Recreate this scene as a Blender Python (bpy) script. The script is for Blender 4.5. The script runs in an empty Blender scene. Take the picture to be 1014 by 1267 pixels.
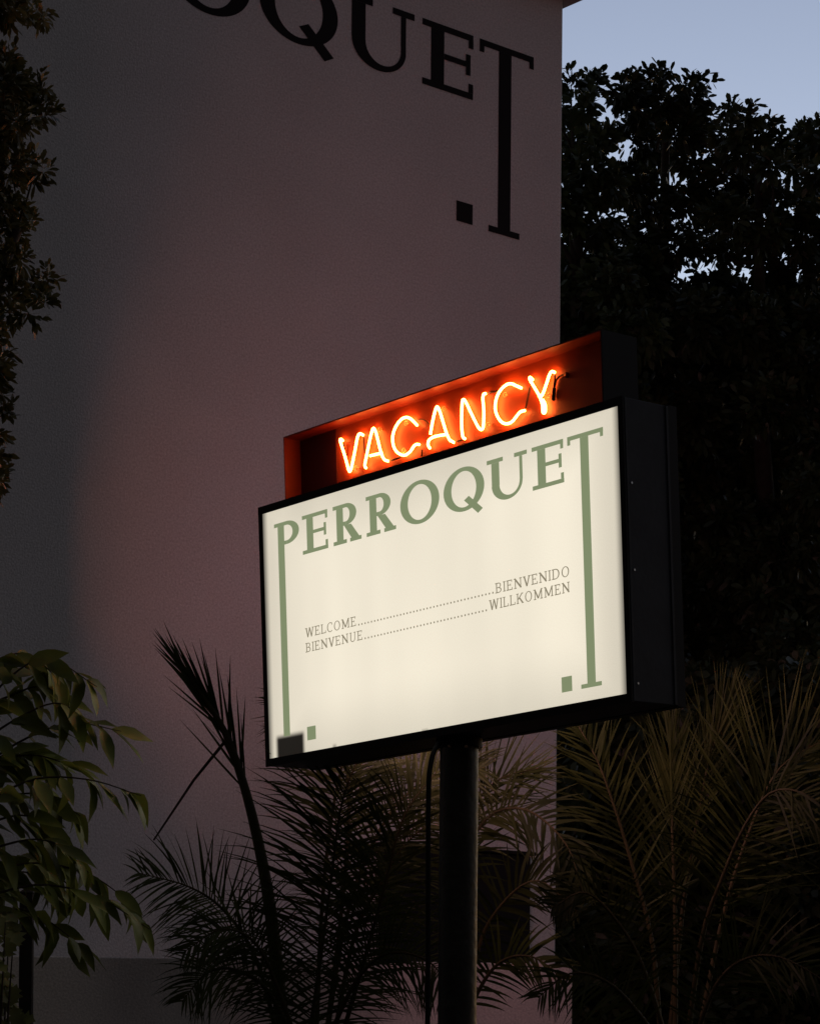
import bpy, math, random
import numpy as np
from mathutils import Matrix, Vector

# ------------------------------------------------------------------ camera, world, exposure
F, CX, HZ, ROLL, EYE = 3100.0, 507.0, 1280.0, 0.008, 1.6     # photo pixels (1014 x 1267), horizon row, camera height
scene = bpy.context.scene
cam_data = bpy.data.cameras.new('camera')
cam_data.sensor_fit = 'HORIZONTAL'
cam_data.sensor_width = 36.0
cam_data.lens = 36.0 * F / 1014.0
cam_data.shift_y = (HZ - 633.5) / 1014.0
cam_data.clip_start, cam_data.clip_end = 0.1, 2000.0
cam = bpy.data.objects.new('camera', cam_data)
scene.collection.objects.link(cam)
cam.matrix_world = Matrix.Translation((0, 0, EYE)) @ Matrix.Rotation(-ROLL, 4, 'Y') @ Matrix.Rotation(math.radians(90), 4, 'X')
scene.camera = cam

SUN_EL, SUN_ROT = math.radians(-5.0), math.radians(8.0)      # dusk: the sun has set behind the building
world = bpy.data.worlds.new('World')
scene.world = world
world.use_nodes = True
wn = world.node_tree
bg = wn.nodes['Background']
sky = wn.nodes.new('ShaderNodeTexSky')
sky.sky_type = 'NISHITA'
sky.sun_disc = False
sky.sun_elevation, sky.sun_rotation = SUN_EL, SUN_ROT
sky.air_density, sky.dust_density, sky.ozone_density = 1.0, 1.0, .85
tint = wn.nodes.new('ShaderNodeMix'); tint.data_type = 'RGBA'; tint.blend_type = 'MULTIPLY'
tint.inputs[0].default_value = 1.0; tint.inputs[7].default_value = (1.02, .97, .99, 1)      # hazy lavender dusk, evenly over the whole sky
wn.links.new(sky.outputs[0], tint.inputs[6]); wn.links.new(tint.outputs[2], bg.inputs[0])
bg.inputs[1].default_value = 16.0      # civil twilight: this sky is hundreds of times dimmer than by day

scene.view_settings.view_transform = 'Standard'
scene.view_settings.look = 'None'
scene.view_settings.exposure = 0.0
scene.view_settings.gamma = 1.0
scene.view_settings.use_curve_mapping = False
scene.render.engine = 'CYCLES'
scene.cycles.use_denoising = True
scene.cycles.max_bounces = 6
scene.cycles.sample_clamp_indirect = 3.0

# ------------------------------------------------------------------ helpers
COL = scene.collection
rng = np.random.default_rng(7)


def at(px, py, Y):
    """photo pixel + distance -> world point"""
    xi, yi = px - CX, HZ - py
    return np.array([(xi - ROLL * yi) / F * Y, Y, EYE + (yi + ROLL * xi) / F * Y])


def mesh_data(name, verts, faces, mat, smooth=False):
    me = bpy.data.meshes.new(name)
    me.from_pydata([tuple(map(float, v)) for v in verts], [], faces)
    me.materials.append(mat)
    if smooth:
        me.polygons.foreach_set('use_smooth', [True] * len(me.polygons))
    me.update()
    return me


def fast_mesh(name, V, T, mat):
    """V (n,3), T (m,3) triangle arrays"""
    me = bpy.data.meshes.new(name)
    me.vertices.add(len(V)); me.vertices.foreach_set('co', np.asarray(V, np.float32).ravel())
    me.loops.add(len(T) * 3); me.loops.foreach_set('vertex_index', np.asarray(T, np.int32).ravel())
    me.polygons.add(len(T)); me.polygons.foreach_set('loop_start', np.arange(len(T), dtype=np.int32) * 3)
    me.materials.append(mat); me.update(calc_edges=True)
    return me


def link(name, me, parent=None, matrix=None):
    o = bpy.data.objects.new(name, me)
    COL.objects.link(o)
    if parent is not None:
        o.parent = parent
    if matrix is not None:
        o.matrix_local = matrix
    return o


def tag(o, label=None, cat=None, group=None, kind=None):
    if label: o['label'] = label
    if cat: o['category'] = cat
    if group: o['group'] = group
    if kind: o['kind'] = kind
    return o


def thing(name, loc, label, cat, group=None):
    o = bpy.data.objects.new(name, None)
    COL.objects.link(o)
    o.location = tuple(map(float, loc))
    o.empty_display_size = 0.2
    return tag(o, label, cat, group)


class MB:
    """collects shapes; .build links them as one mesh object"""
    def __init__(s): s.v, s.f = [], []

    def add(s, v, f):
        n = len(s.v); s.v += [tuple(p) for p in v]; s.f += [tuple(i + n for i in q) for q in f]; return s

    def box(s, x0, x1, y0, y1, z0, z1):
        return s.add([(x0, y0, z0), (x1, y0, z0), (x1, y1, z0), (x0, y1, z0), (x0, y0, z1), (x1, y0, z1), (x1, y1, z1), (x0, y1, z1)],
                     [(0, 3, 2, 1), (4, 5, 6, 7), (0, 1, 5, 4), (1, 2, 6, 5), (2, 3, 7, 6), (3, 0, 4, 7)])

    def cyl(s, p0, p1, r, n=24, r1=None):
        return s.tube([p0, p1], [r, r if r1 is None else r1], n)

    def tube(s, pts, rad, n=8, caps=True):
        pts = [np.array(p, float) for p in pts]
        if np.isscalar(rad): rad = [rad] * len(pts)
        rings, prev = [], None
        for i, p in enumerate(pts):
            t = pts[min(i + 1, len(pts) - 1)] - pts[max(i - 1, 0)]
            t /= (np.linalg.norm(t) + 1e-12)
            if prev is None:
                a = np.array([0, 0, 1.0]) if abs(t[2]) < .9 else np.array([1.0, 0, 0])
                x = np.cross(t, a)
            else:
                x = prev - t * np.dot(prev, t)
            x /= np.linalg.norm(x) + 1e-12
            prev = x
            y = np.cross(t, x)
            rings.append([p + rad[i] * (math.cos(k * 2 * math.pi / n) * x + math.sin(k * 2 * math.pi / n) * y) for k in range(n)])
        v = [q for r in rings for q in r]
        f = [(i * n + k, i * n + (k + 1) % n, (i + 1) * n + (k + 1) % n, (i + 1) * n + k) for i in range(len(pts) - 1) for k in range(n)]
        if caps:
            f.append(tuple(range(n - 1, -1, -1)))
            f.append(tuple((len(pts) - 1) * n + k for k in range(n)))
        return s.add(v, f)

    def build(s, name, mat, parent=None, matrix=None, smooth=False, bevel=0):
        me = mesh_data(name, s.v, s.f, mat, smooth)
        o = link(name, me, parent, matrix)
        if bevel:
            m = o.modifiers.new('bevel', 'BEVEL'); m.width = bevel; m.segments = 2; m.limit_method = 'ANGLE'
        return o


def spline(pts, n):
    """Catmull-Rom through pts"""
    P = [np.array(p, float) for p in pts]
    P = [2 * P[0] - P[1]] + P + [2 * P[-1] - P[-2]]
    out, m = [], len(P) - 3
    for k in range(n + 1):
        u = k / n * m; i = min(int(u), m - 1); t = u - i
        a, b, c, d = P[i:i + 4]
        out.append(.5 * (2 * b + (c - a) * t + (2 * a - 5 * b + 4 * c - d) * t * t + (3 * b - a - 3 * c + d) * t ** 3))
    return out


# ------------------------------------------------------------------ materials
def mat_new(name, color, rough=.6, spec=.3, metal=0.0, var=0.0, scale=8.0, bump=0.0, bscale=60.0, emit=None, estr=0.0, coord='Object', dark=None):
    m = bpy.data.materials.new(name); m.use_nodes = True
    nt = m.node_tree; b = nt.nodes['Principled BSDF']
    b.inputs['Base Color'].default_value = (*color, 1); b.inputs['Roughness'].default_value = rough
    b.inputs['Specular IOR Level'].default_value = spec; b.inputs['Metallic'].default_value = metal
    tc = nt.nodes.new('ShaderNodeTexCoord')
    if var:
        no = nt.nodes.new('ShaderNodeTexNoise'); no.inputs['Scale'].default_value = scale; no.inputs['Detail'].default_value = 6
        nt.links.new(tc.outputs[coord], no.inputs['Vector'])
        r = nt.nodes.new('ShaderNodeValToRGB'); r.color_ramp.elements[0].position = .3; r.color_ramp.elements[1].position = .7
        lo = dark or tuple(c * (1 - var) for c in color); hi = tuple(min(1, c * (1 + var)) for c in color)
        r.color_ramp.elements[0].color = (*lo, 1); r.color_ramp.elements[1].color = (*hi, 1)
        nt.links.new(no.outputs['Fac'], r.inputs[0]); nt.links.new(r.outputs[0], b.inputs['Base Color'])
    if bump:
        n2 = nt.nodes.new('ShaderNodeTexNoise'); n2.inputs['Scale'].default_value = bscale; n2.inputs['Detail'].default_value = 4
        nt.links.new(tc.outputs[coord], n2.inputs['Vector'])
        bp = nt.nodes.new('ShaderNodeBump'); bp.inputs['Strength'].default_value = bump; bp.inputs['Distance'].default_value = .01
        nt.links.new(n2.outputs['Fac'], bp.inputs['Height']); nt.links.new(bp.outputs[0], b.inputs['Normal'])
    if emit:
        b.inputs['Emission Color'].default_value = (*emit, 1); b.inputs['Emission Strength'].default_value = estr
    return m


def speckle(m, scale, lo, hi):
    """sand-finish grain: fine light and dark grains multiplied over the base colour"""
    nt = m.node_tree; b = nt.nodes['Principled BSDF']
    src = b.inputs['Base Color'].links[0].from_socket
    tc = [n for n in nt.nodes if n.type == 'TEX_COORD'][0]
    no = nt.nodes.new('ShaderNodeTexNoise'); no.inputs['Scale'].default_value = scale; no.inputs['Detail'].default_value = 3; no.inputs['Roughness'].default_value = .8
    nt.links.new(tc.outputs['Object'], no.inputs['Vector'])
    mr = nt.nodes.new('ShaderNodeMapRange'); mr.inputs['From Min'].default_value = .3; mr.inputs['From Max'].default_value = .7
    mr.inputs['To Min'].default_value = lo; mr.inputs['To Max'].default_value = hi; nt.links.new(no.outputs['Fac'], mr.inputs['Value'])
    mx = nt.nodes.new('ShaderNodeVectorMath'); mx.operation = 'SCALE'
    nt.links.new(src, mx.inputs[0]); nt.links.new(mr.outputs[0], mx.inputs['Scale']); nt.links.new(mx.outputs[0], b.inputs['Base Color'])


def leaf_mat(name, lo, hi, rough=.45, spec=.35, scale=3.0, transl=.25):
    m = mat_new(name, hi, rough, spec, var=.3, scale=scale, dark=lo)
    nt = m.node_tree; b = nt.nodes['Principled BSDF']; out = nt.nodes['Material Output']
    ramp = [n for n in nt.nodes if n.type == 'VALTORGB'][0]
    oi = nt.nodes.new('ShaderNodeObjectInfo'); hv = nt.nodes.new('ShaderNodeHueSaturation')
    mp = nt.nodes.new('ShaderNodeMapRange'); mp.inputs['To Min'].default_value = .7; mp.inputs['To Max'].default_value = 1.35
    nt.links.new(oi.outputs['Random'], mp.inputs['Value']); nt.links.new(mp.outputs[0], hv.inputs['Value'])
    nt.links.new(ramp.outputs[0], hv.inputs['Color']); nt.links.new(hv.outputs[0], b.inputs['Base Color'])
    tr = nt.nodes.new('ShaderNodeBsdfTranslucent'); mx = nt.nodes.new('ShaderNodeMixShader'); mx.inputs[0].default_value = transl
    nt.links.new(hv.outputs[0], tr.inputs[0]); nt.links.new(b.outputs[0], mx.inputs[1]); nt.links.new(tr.outputs[0], mx.inputs[2])
    nt.links.new(mx.outputs[0], out.inputs[0])
    return m


M_ground = mat_new('asphalt', (.05, .05, .05), .9, .2, var=.3, scale=3, bump=.4, bscale=90)
M_stucco = mat_new('stucco', (.70, .71, .72), .9, .1, var=.05, scale=1.2, bump=.5, bscale=70)
speckle(M_stucco, 62, .76, 1.24)
M_coping = mat_new('coping', (.30, .26, .25), .8, .2, var=.1, scale=4)
M_gardenwall = mat_new('rendered_wall', (.80, .75, .69), .9, .1, var=.14, scale=1.6, bump=.5, bscale=60)
speckle(M_gardenwall, 72, .76, 1.24)
M_blackpaint = mat_new('black_letter_paint', (.018, .018, .020), .8, .08)
M_cabinet = mat_new('cabinet_paint', (.027, .030, .037), .6, .3, var=.25, scale=5, bump=.1, bscale=30)
M_frame = mat_new('retainer_paint', (.008, .008, .009), .6, .2)
M_pole = mat_new('pole_paint', (.022, .026, .022), .45, .45, var=.4, scale=9, bump=.5, bscale=22)
M_steel = mat_new('bright_steel', (.5, .5, .5), .25, .5, metal=1.0)
M_red = mat_new('red_tray_paint', (.27, .048, .012), .5, .3, var=.08, scale=6)
M_darkred = mat_new('dark_red_paint', (.13, .015, .009), .5, .3, var=.1, scale=6)
M_maroon = mat_new('maroon_paint', (.07, .008, .006), .5, .3)
M_tube = mat_new('neon_glass', (.8, .5, .3), .2, .5, emit=(1, .235, .042), estr=44.0)
M_tubeblack = mat_new('tube_blackout', (.03, .012, .01), .5, .3)
M_glassclip = mat_new('tube_support', (.7, .6, .3), .3, .5)
M_wire = mat_new('lead_wire', (.05, .02, .015), .5, .3)
M_bark = mat_new('bark', (.05, .04, .032), .9, .1, var=.3, scale=12, bump=.6, bscale=30)
M_box = mat_new('utility_paint', (.012, .012, .014), .7, .12, var=.2, scale=4)
M_post = mat_new('weathered_post', (.025, .022, .02), .85, .2, var=.3, scale=10)
M_treeleaf = leaf_mat('tree_leaf', (.022, .03, .012), (.05, .065, .025))
M_lefttree = leaf_mat('bronze_leaf', (.038, .044, .014), (.11, .095, .028))
M_palm = leaf_mat('palm_leaflet', (.012, .019, .004), (.034, .042, .009), .6, .10)
M_palm_green = leaf_mat('palm_leaflet_green', (.026, .038, .011), (.055, .065, .018), .55, .13)
M_rachis = mat_new('palm_rachis', (.045, .038, .013), .65, .15, var=.2, scale=10)
M_drypalm = leaf_mat('dry_palm', (.05, .035, .014), (.10, .07, .028), .6, .2)
M_shrub = leaf_mat('shrub_leaf', (.06, .10, .018), (.23, .25, .045), .4, .3, transl=.3)
M_lobed = leaf_mat('lobed_leaf', (.09, .11, .03), (.16, .17, .05), .45, .4)


def face_material(level=1.0, colour=(.86, .785, .635)):
    """backlit acrylic: uneven lamp glow, dim edges and a ballast shadow are painted into its emission"""
    m = bpy.data.materials.new('backlit_acrylic'); m.use_nodes = True
    nt = m.node_tree; N, L = nt.nodes, nt.links
    b = N['Principled BSDF']
    b.inputs['Base Color'].default_value = (.10, .09, .08, 1); b.inputs['Roughness'].default_value = .35
    tc = N.new('ShaderNodeTexCoord'); sx = N.new('ShaderNodeSeparateXYZ'); L.new(tc.outputs['Object'], sx.inputs[0])

    def ma(op, a, bb=None, c=None):
        n = N.new('ShaderNodeMath'); n.operation = op
        for i, q in enumerate((a, bb, c)):
            if q is None: continue
            if isinstance(q, (int, float)): n.inputs[i].default_value = q
            else: L.new(q, n.inputs[i])
        return n.outputs[0]

    def smooth(v, e0, e1, t0=0., t1=1.):
        n = N.new('ShaderNodeMapRange'); n.interpolation_type = 'SMOOTHSTEP'
        L.new(v, n.inputs['Value']); n.inputs['From Min'].default_value = e0; n.inputs['From Max'].default_value = e1
        n.inputs['To Min'].default_value = t0; n.inputs['To Max'].default_value = t1
        return n.outputs[0]
    X, Z = sx.outputs[0], sx.outputs[2]
    # lamp streaks painted into the emission: noise stretched along the height of the cabinet
    mp = N.new('ShaderNodeMapping'); mp.inputs['Scale'].default_value = (1.5, 1, .3); L.new(tc.outputs['Object'], mp.inputs[0])
    no = N.new('ShaderNodeTexNoise'); no.inputs['Scale'].default_value = 1.0; no.inputs['Detail'].default_value = 2; L.new(mp.outputs[0], no.inputs['Vector'])
    streak = smooth(no.outputs['Fac'], .3, .7, .93, 1.05)
    gr = N.new('ShaderNodeTexNoise'); gr.inputs['Scale'].default_value = 170; gr.inputs['Detail'].default_value = 1; L.new(tc.outputs['Object'], gr.inputs['Vector'])
    streak = ma('MULTIPLY', streak, smooth(gr.outputs['Fac'], .2, .8, .96, 1.04))
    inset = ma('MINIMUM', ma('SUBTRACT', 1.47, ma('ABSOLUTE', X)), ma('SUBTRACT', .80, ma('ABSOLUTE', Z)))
    edge = smooth(inset, .022, .085, .18 * level, level)  # lamp falloff towards the rim, painted into the emission strength
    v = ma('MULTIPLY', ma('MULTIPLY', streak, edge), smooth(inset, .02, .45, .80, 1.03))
    for (x0, x1, z0, z1, s, dk) in DIM_PATCHES:
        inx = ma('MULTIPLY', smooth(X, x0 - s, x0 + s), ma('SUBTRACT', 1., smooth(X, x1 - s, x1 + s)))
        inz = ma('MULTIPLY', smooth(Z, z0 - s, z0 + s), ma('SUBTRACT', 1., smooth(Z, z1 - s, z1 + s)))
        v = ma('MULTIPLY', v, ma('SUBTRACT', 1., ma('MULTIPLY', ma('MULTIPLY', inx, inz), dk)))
    b.inputs['Emission Color'].default_value = (*colour, 1)
    L.new(v, b.inputs['Emission Strength'])
    return m


# ------------------------------------------------------------------ ground
g = MB().add([(-300, -100, 0), (300, -100, 0), (300, 500, 0), (-300, 500, 0)], [(0, 1, 2, 3)]).build('ground', M_ground)
tag(g, 'dark asphalt ground running below the planting', 'ground', kind='structure')

# ------------------------------------------------------------------ hotel building
WD = np.array([.7585, .6517, 0]); WN = np.array([.6517, -.7585, 0])      # along the wall (to the far corner), out of the wall
corner = np.array([1.16, 19.90, 0])
HB = EYE + (HZ + 2) / F * 19.9
bM = Matrix(((WD[0], -WN[0], 0, 0), (WD[1], -WN[1], 0, 0), (0, 0, 1, 0), (0, 0, 0, 1)))   # local X along wall, local Y into the building
bld = thing('hotel_building', corner, 'tall plain pinkish stucco hotel building with black painted lettering', 'building')
LW = 12.0
# main volume with a slightly rounded outer corner
r = .035
prof = [(-LW, 0)] + [(-r + r * math.sin(a), r - r * math.cos(a)) for a in np.linspace(0, math.pi / 2, 6)] + [(0, 9), (-LW, 9)]
nP = len(prof)
wv = [(x, y, 0) for x, y in prof] + [(x, y, HB) for x, y in prof]
wf = [(i, (i + 1) % nP, nP + (i + 1) % nP, nP + i) for i in range(nP)] + [tuple(range(nP - 1, -1, -1)), tuple(range(nP, 2 * nP))]
MB().add(wv, wf).build('wall', M_stucco, bld, bM)
MB().box(-LW - .1, .12, -.12, 9.1, HB + .001, HB + .16).box(-LW - .05, .07, -.07, 9.05, HB + .161, HB + .3).build('coping', M_coping, bld, bM, bevel=.01)


# ------------------------------------------------------------------ letterforms (cap height 1)
def bar(x0, y0, x1, y1): return [[(x0, y0), (x1, y0), (x1, y1), (x0, y1)]]


def quad(*p): return [list(p)]


def arc(cx, cy, rx, ry, ix, iy, icx, a0, a1, n=28):
    out = []
    A = np.radians(np.linspace(a0, a1, n + 1))
    for a, b in zip(A[:-1], A[1:]):
        out.append([(cx + rx * math.cos(a), cy + ry * math.sin(a)), (cx + rx * math.cos(b), cy + ry * math.sin(b)),
                    (icx + ix * math.cos(b), cy + iy * math.sin(b)), (icx + ix * math.cos(a), cy + iy * math.sin(a))])
    return out


S, T = .27, .098      # thick and thin strokes


def g_P(w, low):
    s0 = .14 * w
    return [bar(s0, low, s0 + S, 1 - T), bar(0, 1 - T, w * .5, 1),
            arc(w * .5, 1 - .30, w * .5, .30, w * .5 - S, .30 - T, w * .5, -90, 90), bar(s0 + S, .40, w * .5, .40 + T)]


def g_R(w):
    s0 = .12 * w; bw = .86 * w
    return [bar(s0, T, s0 + S, 1 - T), bar(0, 1 - T, bw * .55, 1), bar(0, 0, s0 + S + .12 * w, T),
            arc(bw * .55, .725, bw * .45, .275, bw * .45 - S, .275 - T, bw * .55, -90, 90), bar(s0 + S, .45, bw * .55, .45 + T),
            quad((.40 * w, .452), (.66 * w, .452), (w - .06, T), (w - .06 - S * 1.15, T)), bar(w - .10 - S * 1.2, 0, w + .03, T)]


def g_E(w):
    s0 = .17 * w
    return [bar(s0, T, s0 + S, 1 - T), bar(0, 1 - T, w, 1), bar(0, 0, w, T), bar(w - T, 1 - .215, w, 1 - T), bar(w - T, T, w, .235),
            bar(s0 + S, .48, w * .85, .48 + T * .9), bar(w * .85, .36, w * .85 + T, .68)]


def g_O(w):
    return [arc(w / 2, .5, w / 2, .53, w / 2 - S * 1.06, .53 - T, w / 2, 0, 360, 56)]


def g_Q(w):
    return g_O(w) + [quad((w * .50, .23), (w * .62, .31), (w * .95, -.07), (w * .83, -.16))]


def g_U(w):
    s0, tw = .11 * w, T * 1.05
    x1 = w - .12 * w                      # right edge of the thin stem
    cx = (s0 + x1) / 2; rx = (x1 - s0) / 2
    icx = (s0 + S + x1 - tw) / 2; ix = (x1 - tw - s0 - S) / 2
    return [bar(s0, .36, s0 + S, 1 - T), bar(x1 - tw, .36, x1, 1 - T), bar(0, 1 - T, s0 + S + .1 * w, 1), bar(x1 - tw - .12 * w, 1 - T, w, 1),
            arc(cx, .36, rx, .39, ix, .39 - T, icx, 180, 360)]


def g_T(w, low):
    c = w * .47
    return [bar(c - S / 2, low + T, c + S / 2, 1 - T), bar(0, 1 - T, w, 1), bar(0, 1 - .20, T, 1 - T), bar(w - T, 1 - .20, w, 1 - T),
            bar(c - .33, low, c + .33, low + T)]


def glyph_mesh(name, parts, sx, sz, mat, y0, step=.00035):
    """flat lettering lying in the local XZ plane, each stroke a hair in front of the one before"""
    v, f = [], []
    for i, polys in enumerate(parts):
        for P in polys:
            n = len(v)
            v += [(x * sx, y0 - i * step, z * sz) for x, z in P]
            f.append(tuple(range(n, n + len(P))))
    return mesh_data(name, v, f, mat)


# ------------------------------------------------------------------ black letters on the building
def on_wall(px, py):
    d = at(px, py, 1.0) - np.array([0, 0, EYE]); c0 = corner + WN * 0.0
    t = np.dot(c0 - np.array([0, 0, EYE]), WN) / np.dot(d, WN)
    P = np.array([0, 0, EYE]) + d * t
    return np.dot(P - corner, WD), P[2]


def wall_letter(name, parts, x, z, sx, sz):
    me = glyph_mesh(name, parts, sx, sz, M_blackpaint, -.004, .0006)
    return link(name, me, bld, bM @ Matrix.Translation((x, 0, z)))


# one wordmark drives both the sign (cap height .22) and the building (cap height .496)
CAP_S, BASE_S = .22, .41
LOWT, LOWT_WALL = (-.645 - BASE_S) / CAP_S, (7.82 - 8.789) / .496
WORD = [('P', -1.334, .230), ('E', -1.075, .230), ('R', -.797, .240), ('R', -.508, .245), ('O', -.220, .320), ('Q', .134, .321), ('U', .479, .304), ('E', .818, .230), ('T', 1.077, .254)]


def glyph(ch, w, cap, low):
    q = w / cap
    return {'P': lambda: g_P(q, max(low, (-.597 - BASE_S) / CAP_S)), 'E': lambda: g_E(q), 'R': lambda: g_R(q), 'O': lambda: g_O(q), 'Q': lambda: g_Q(q), 'U': lambda: g_U(q), 'T': lambda: g_T(q, low)}[ch]()


K = .496 / CAP_S
for ch, x, w in WORD:
    me = glyph_mesh('letter', glyph(ch, w, CAP_S, LOWT_WALL), .496, .496, M_blackpaint, -.002, .0004)
    link('letter', me, bld, bM @ Matrix.Translation((-.904 + (x - 1.077) * K, 0, 8.789)))
for x0, x1 in ((-1.132, -.964), (-5.80, -5.63)):
    link('full_stop', glyph_mesh('full_stop', [bar(x0, 7.83, x1, 7.985)], 1, 1, M_blackpaint, -.004), bld, bM)

# ------------------------------------------------------------------ roadside pole sign: frame of reference
TH, RL, LEAN = math.radians(49.28), -.0332, .0222
O = np.array([.0836, 13.4067, 2.344 + EYE]); SW, SH, SD = 2.94, 1.5, .387
u0 = np.array([math.cos(TH), -math.sin(TH), 0]); w0 = np.array([math.sin(TH), math.cos(TH), 0])
axis = Vector(RL * w0 + LEAN * u0); R3 = Matrix.Rotation(axis.length, 3, axis.normalized())
U, W_, V_ = (np.array(R3 @ Vector(q)) for q in (u0, w0, (0, 0, 1)))
pole_xy = O + W_ * SD / 2 + U * .035
base = np.array([pole_xy[0], pole_xy[1], 0.0])
sign = thing('pole_sign', base, 'lit double-sided motel pole sign with neon VACANCY above a glowing panel', 'sign')
sM = Matrix([[U[i], W_[i], V_[i], (O - base)[i]] for i in range(3)] + [[0, 0, 0, 1]])


def on_sign(px, py, depth=0.0):
    eye = np.array([0, 0, EYE]); d = at(px, py, 1.0) - eye
    Q = O + W_ * depth
    t = np.dot(Q - eye, W_) / np.dot(d, W_)
    P = eye + d * t - O
    return np.dot(P, U), np.dot(P, V_)



DIM_PATCHES = [(-1.371, -1.118, -.80, -.592, .020, .985), (-.86, -.83, -.80, -.695, .012, .5), (-.10, -.05, -.80, -.702, .01, .4)]  # emission dimmed in patches: painted ballast shadow and two small bottom-edge marks
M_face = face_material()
M_face_rear = face_material(4.5, (1.0, .50, .58))      # unseen rear panel, made brighter and pinker to tint the wall glow
M_green = mat_new('green_vinyl', (.10, .12, .05), .5, .3, emit=(.25, .30, .165), estr=.85)
M_print = mat_new('grey_print', (.15, .14, .10), .6, .2, emit=(.30, .26, .18), estr=.85)

# pole, flange, conduit (upright, in the root's own axes)
zt = O[2] - SH / 2 + .05
MB().cyl((0, 0, -.3), (0, 0, zt), .104, 40).build('pole', M_pole, sign, smooth=True).modifiers.new('edge', 'EDGE_SPLIT')
zb = (O - base)[2] - SH / 2
MB().cyl((0, 0, zb - .045), (0, 0, zb + .0), .125, 40).build('flange', M_frame, sign)
for k in range(8):
    a = k * math.pi / 4 + .3
    c = np.array([.117 * math.cos(a), .117 * math.sin(a), zb - .045])
    MB().cyl(c, c + np.array([0, 0, -.014]), .010, 6).build('bolt', M_steel, sign)
cond = spline([(-.07, -.07, zb + .0), (-.12, -.13, zb - .05), (-.155, -.17, zb - .16), (-.165, -.18, zb - .4), (-.16, -.175, zb - 1.4), (-.165, -.18, -.1)], 30)
MB().tube(cond, .014, 10).build('conduit', M_frame, sign, smooth=True)

# cabinet: open-ended box shell, retainer frames, faces
cab = MB().box(-SW / 2, SW / 2, .012, SD - .062, -SH / 2, SH / 2).build('cabinet', M_cabinet, sign, sM, bevel=.004)
fx, ft = .030, .040
for y0, y1 in ((0, .0118), (SD - .0618, SD)):
    fr = MB()
    fr.box(-SW / 2 - .004, SW / 2 + .004, y0, y1, SH / 2 - ft, SH / 2 + .004).box(-SW / 2 - .004, SW / 2 + .004, y0, y1, -SH / 2 - .004, -SH / 2 + ft)
    fr.box(-SW / 2 - .004, -SW / 2 + fx, y0 + .0005, y1, -SH / 2 + ft, SH / 2 - ft).box(SW / 2 - fx, SW / 2 + .004, y0 + .0005, y1, -SH / 2 + ft, SH / 2 - ft)
    fr.build('retainer_frame', M_frame, cab)
# folded rims standing proud of the end panels
for sx in (-1, 1):
    for y0, y1 in ((.013, .026), (SD - .080, SD - .063)):
        MB().box(*sorted((sx * (SW / 2 + .0005), sx * (SW / 2 + .006))), y0, y1, -SH / 2 + .001, SH / 2 - .001).build('edge_trim', M_cabinet, cab, bevel=.002)
for z in (-.66, -.1, .33):
    for y in (.05,):
        MB().cyl((SW / 2 + .0005, y, z), (SW / 2 + .005, y, z), .006, 8).build('rivet', M_steel, cab)
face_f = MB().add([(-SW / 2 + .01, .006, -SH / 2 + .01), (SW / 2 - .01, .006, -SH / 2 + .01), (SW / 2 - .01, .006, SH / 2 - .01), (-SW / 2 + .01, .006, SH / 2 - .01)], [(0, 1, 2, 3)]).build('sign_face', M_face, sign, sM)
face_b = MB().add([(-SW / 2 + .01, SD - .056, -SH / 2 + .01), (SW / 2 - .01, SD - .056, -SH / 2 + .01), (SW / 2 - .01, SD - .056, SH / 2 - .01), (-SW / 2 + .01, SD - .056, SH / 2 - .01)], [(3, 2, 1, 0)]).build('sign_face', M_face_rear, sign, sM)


# small slab-serif lettering, drawn as strokes (cap height 1)
def stroke(x0, y0, x1, y1, t=.1):
    t *= 1.3
    dx, dy = x1 - x0, y1 - y0; l = math.hypot(dx, dy); nx, ny = -dy / l * t / 2, dx / l * t / 2
    return [[(x0 + nx, y0 + ny), (x0 - nx, y0 - ny), (x1 - nx, y1 - ny), (x1 + nx, y1 + ny)]]


def serif(x, y, s=.15): return bar(x - s, y if y < .5 else y - .08, x + s, y + .08 if y < .5 else y)


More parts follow.
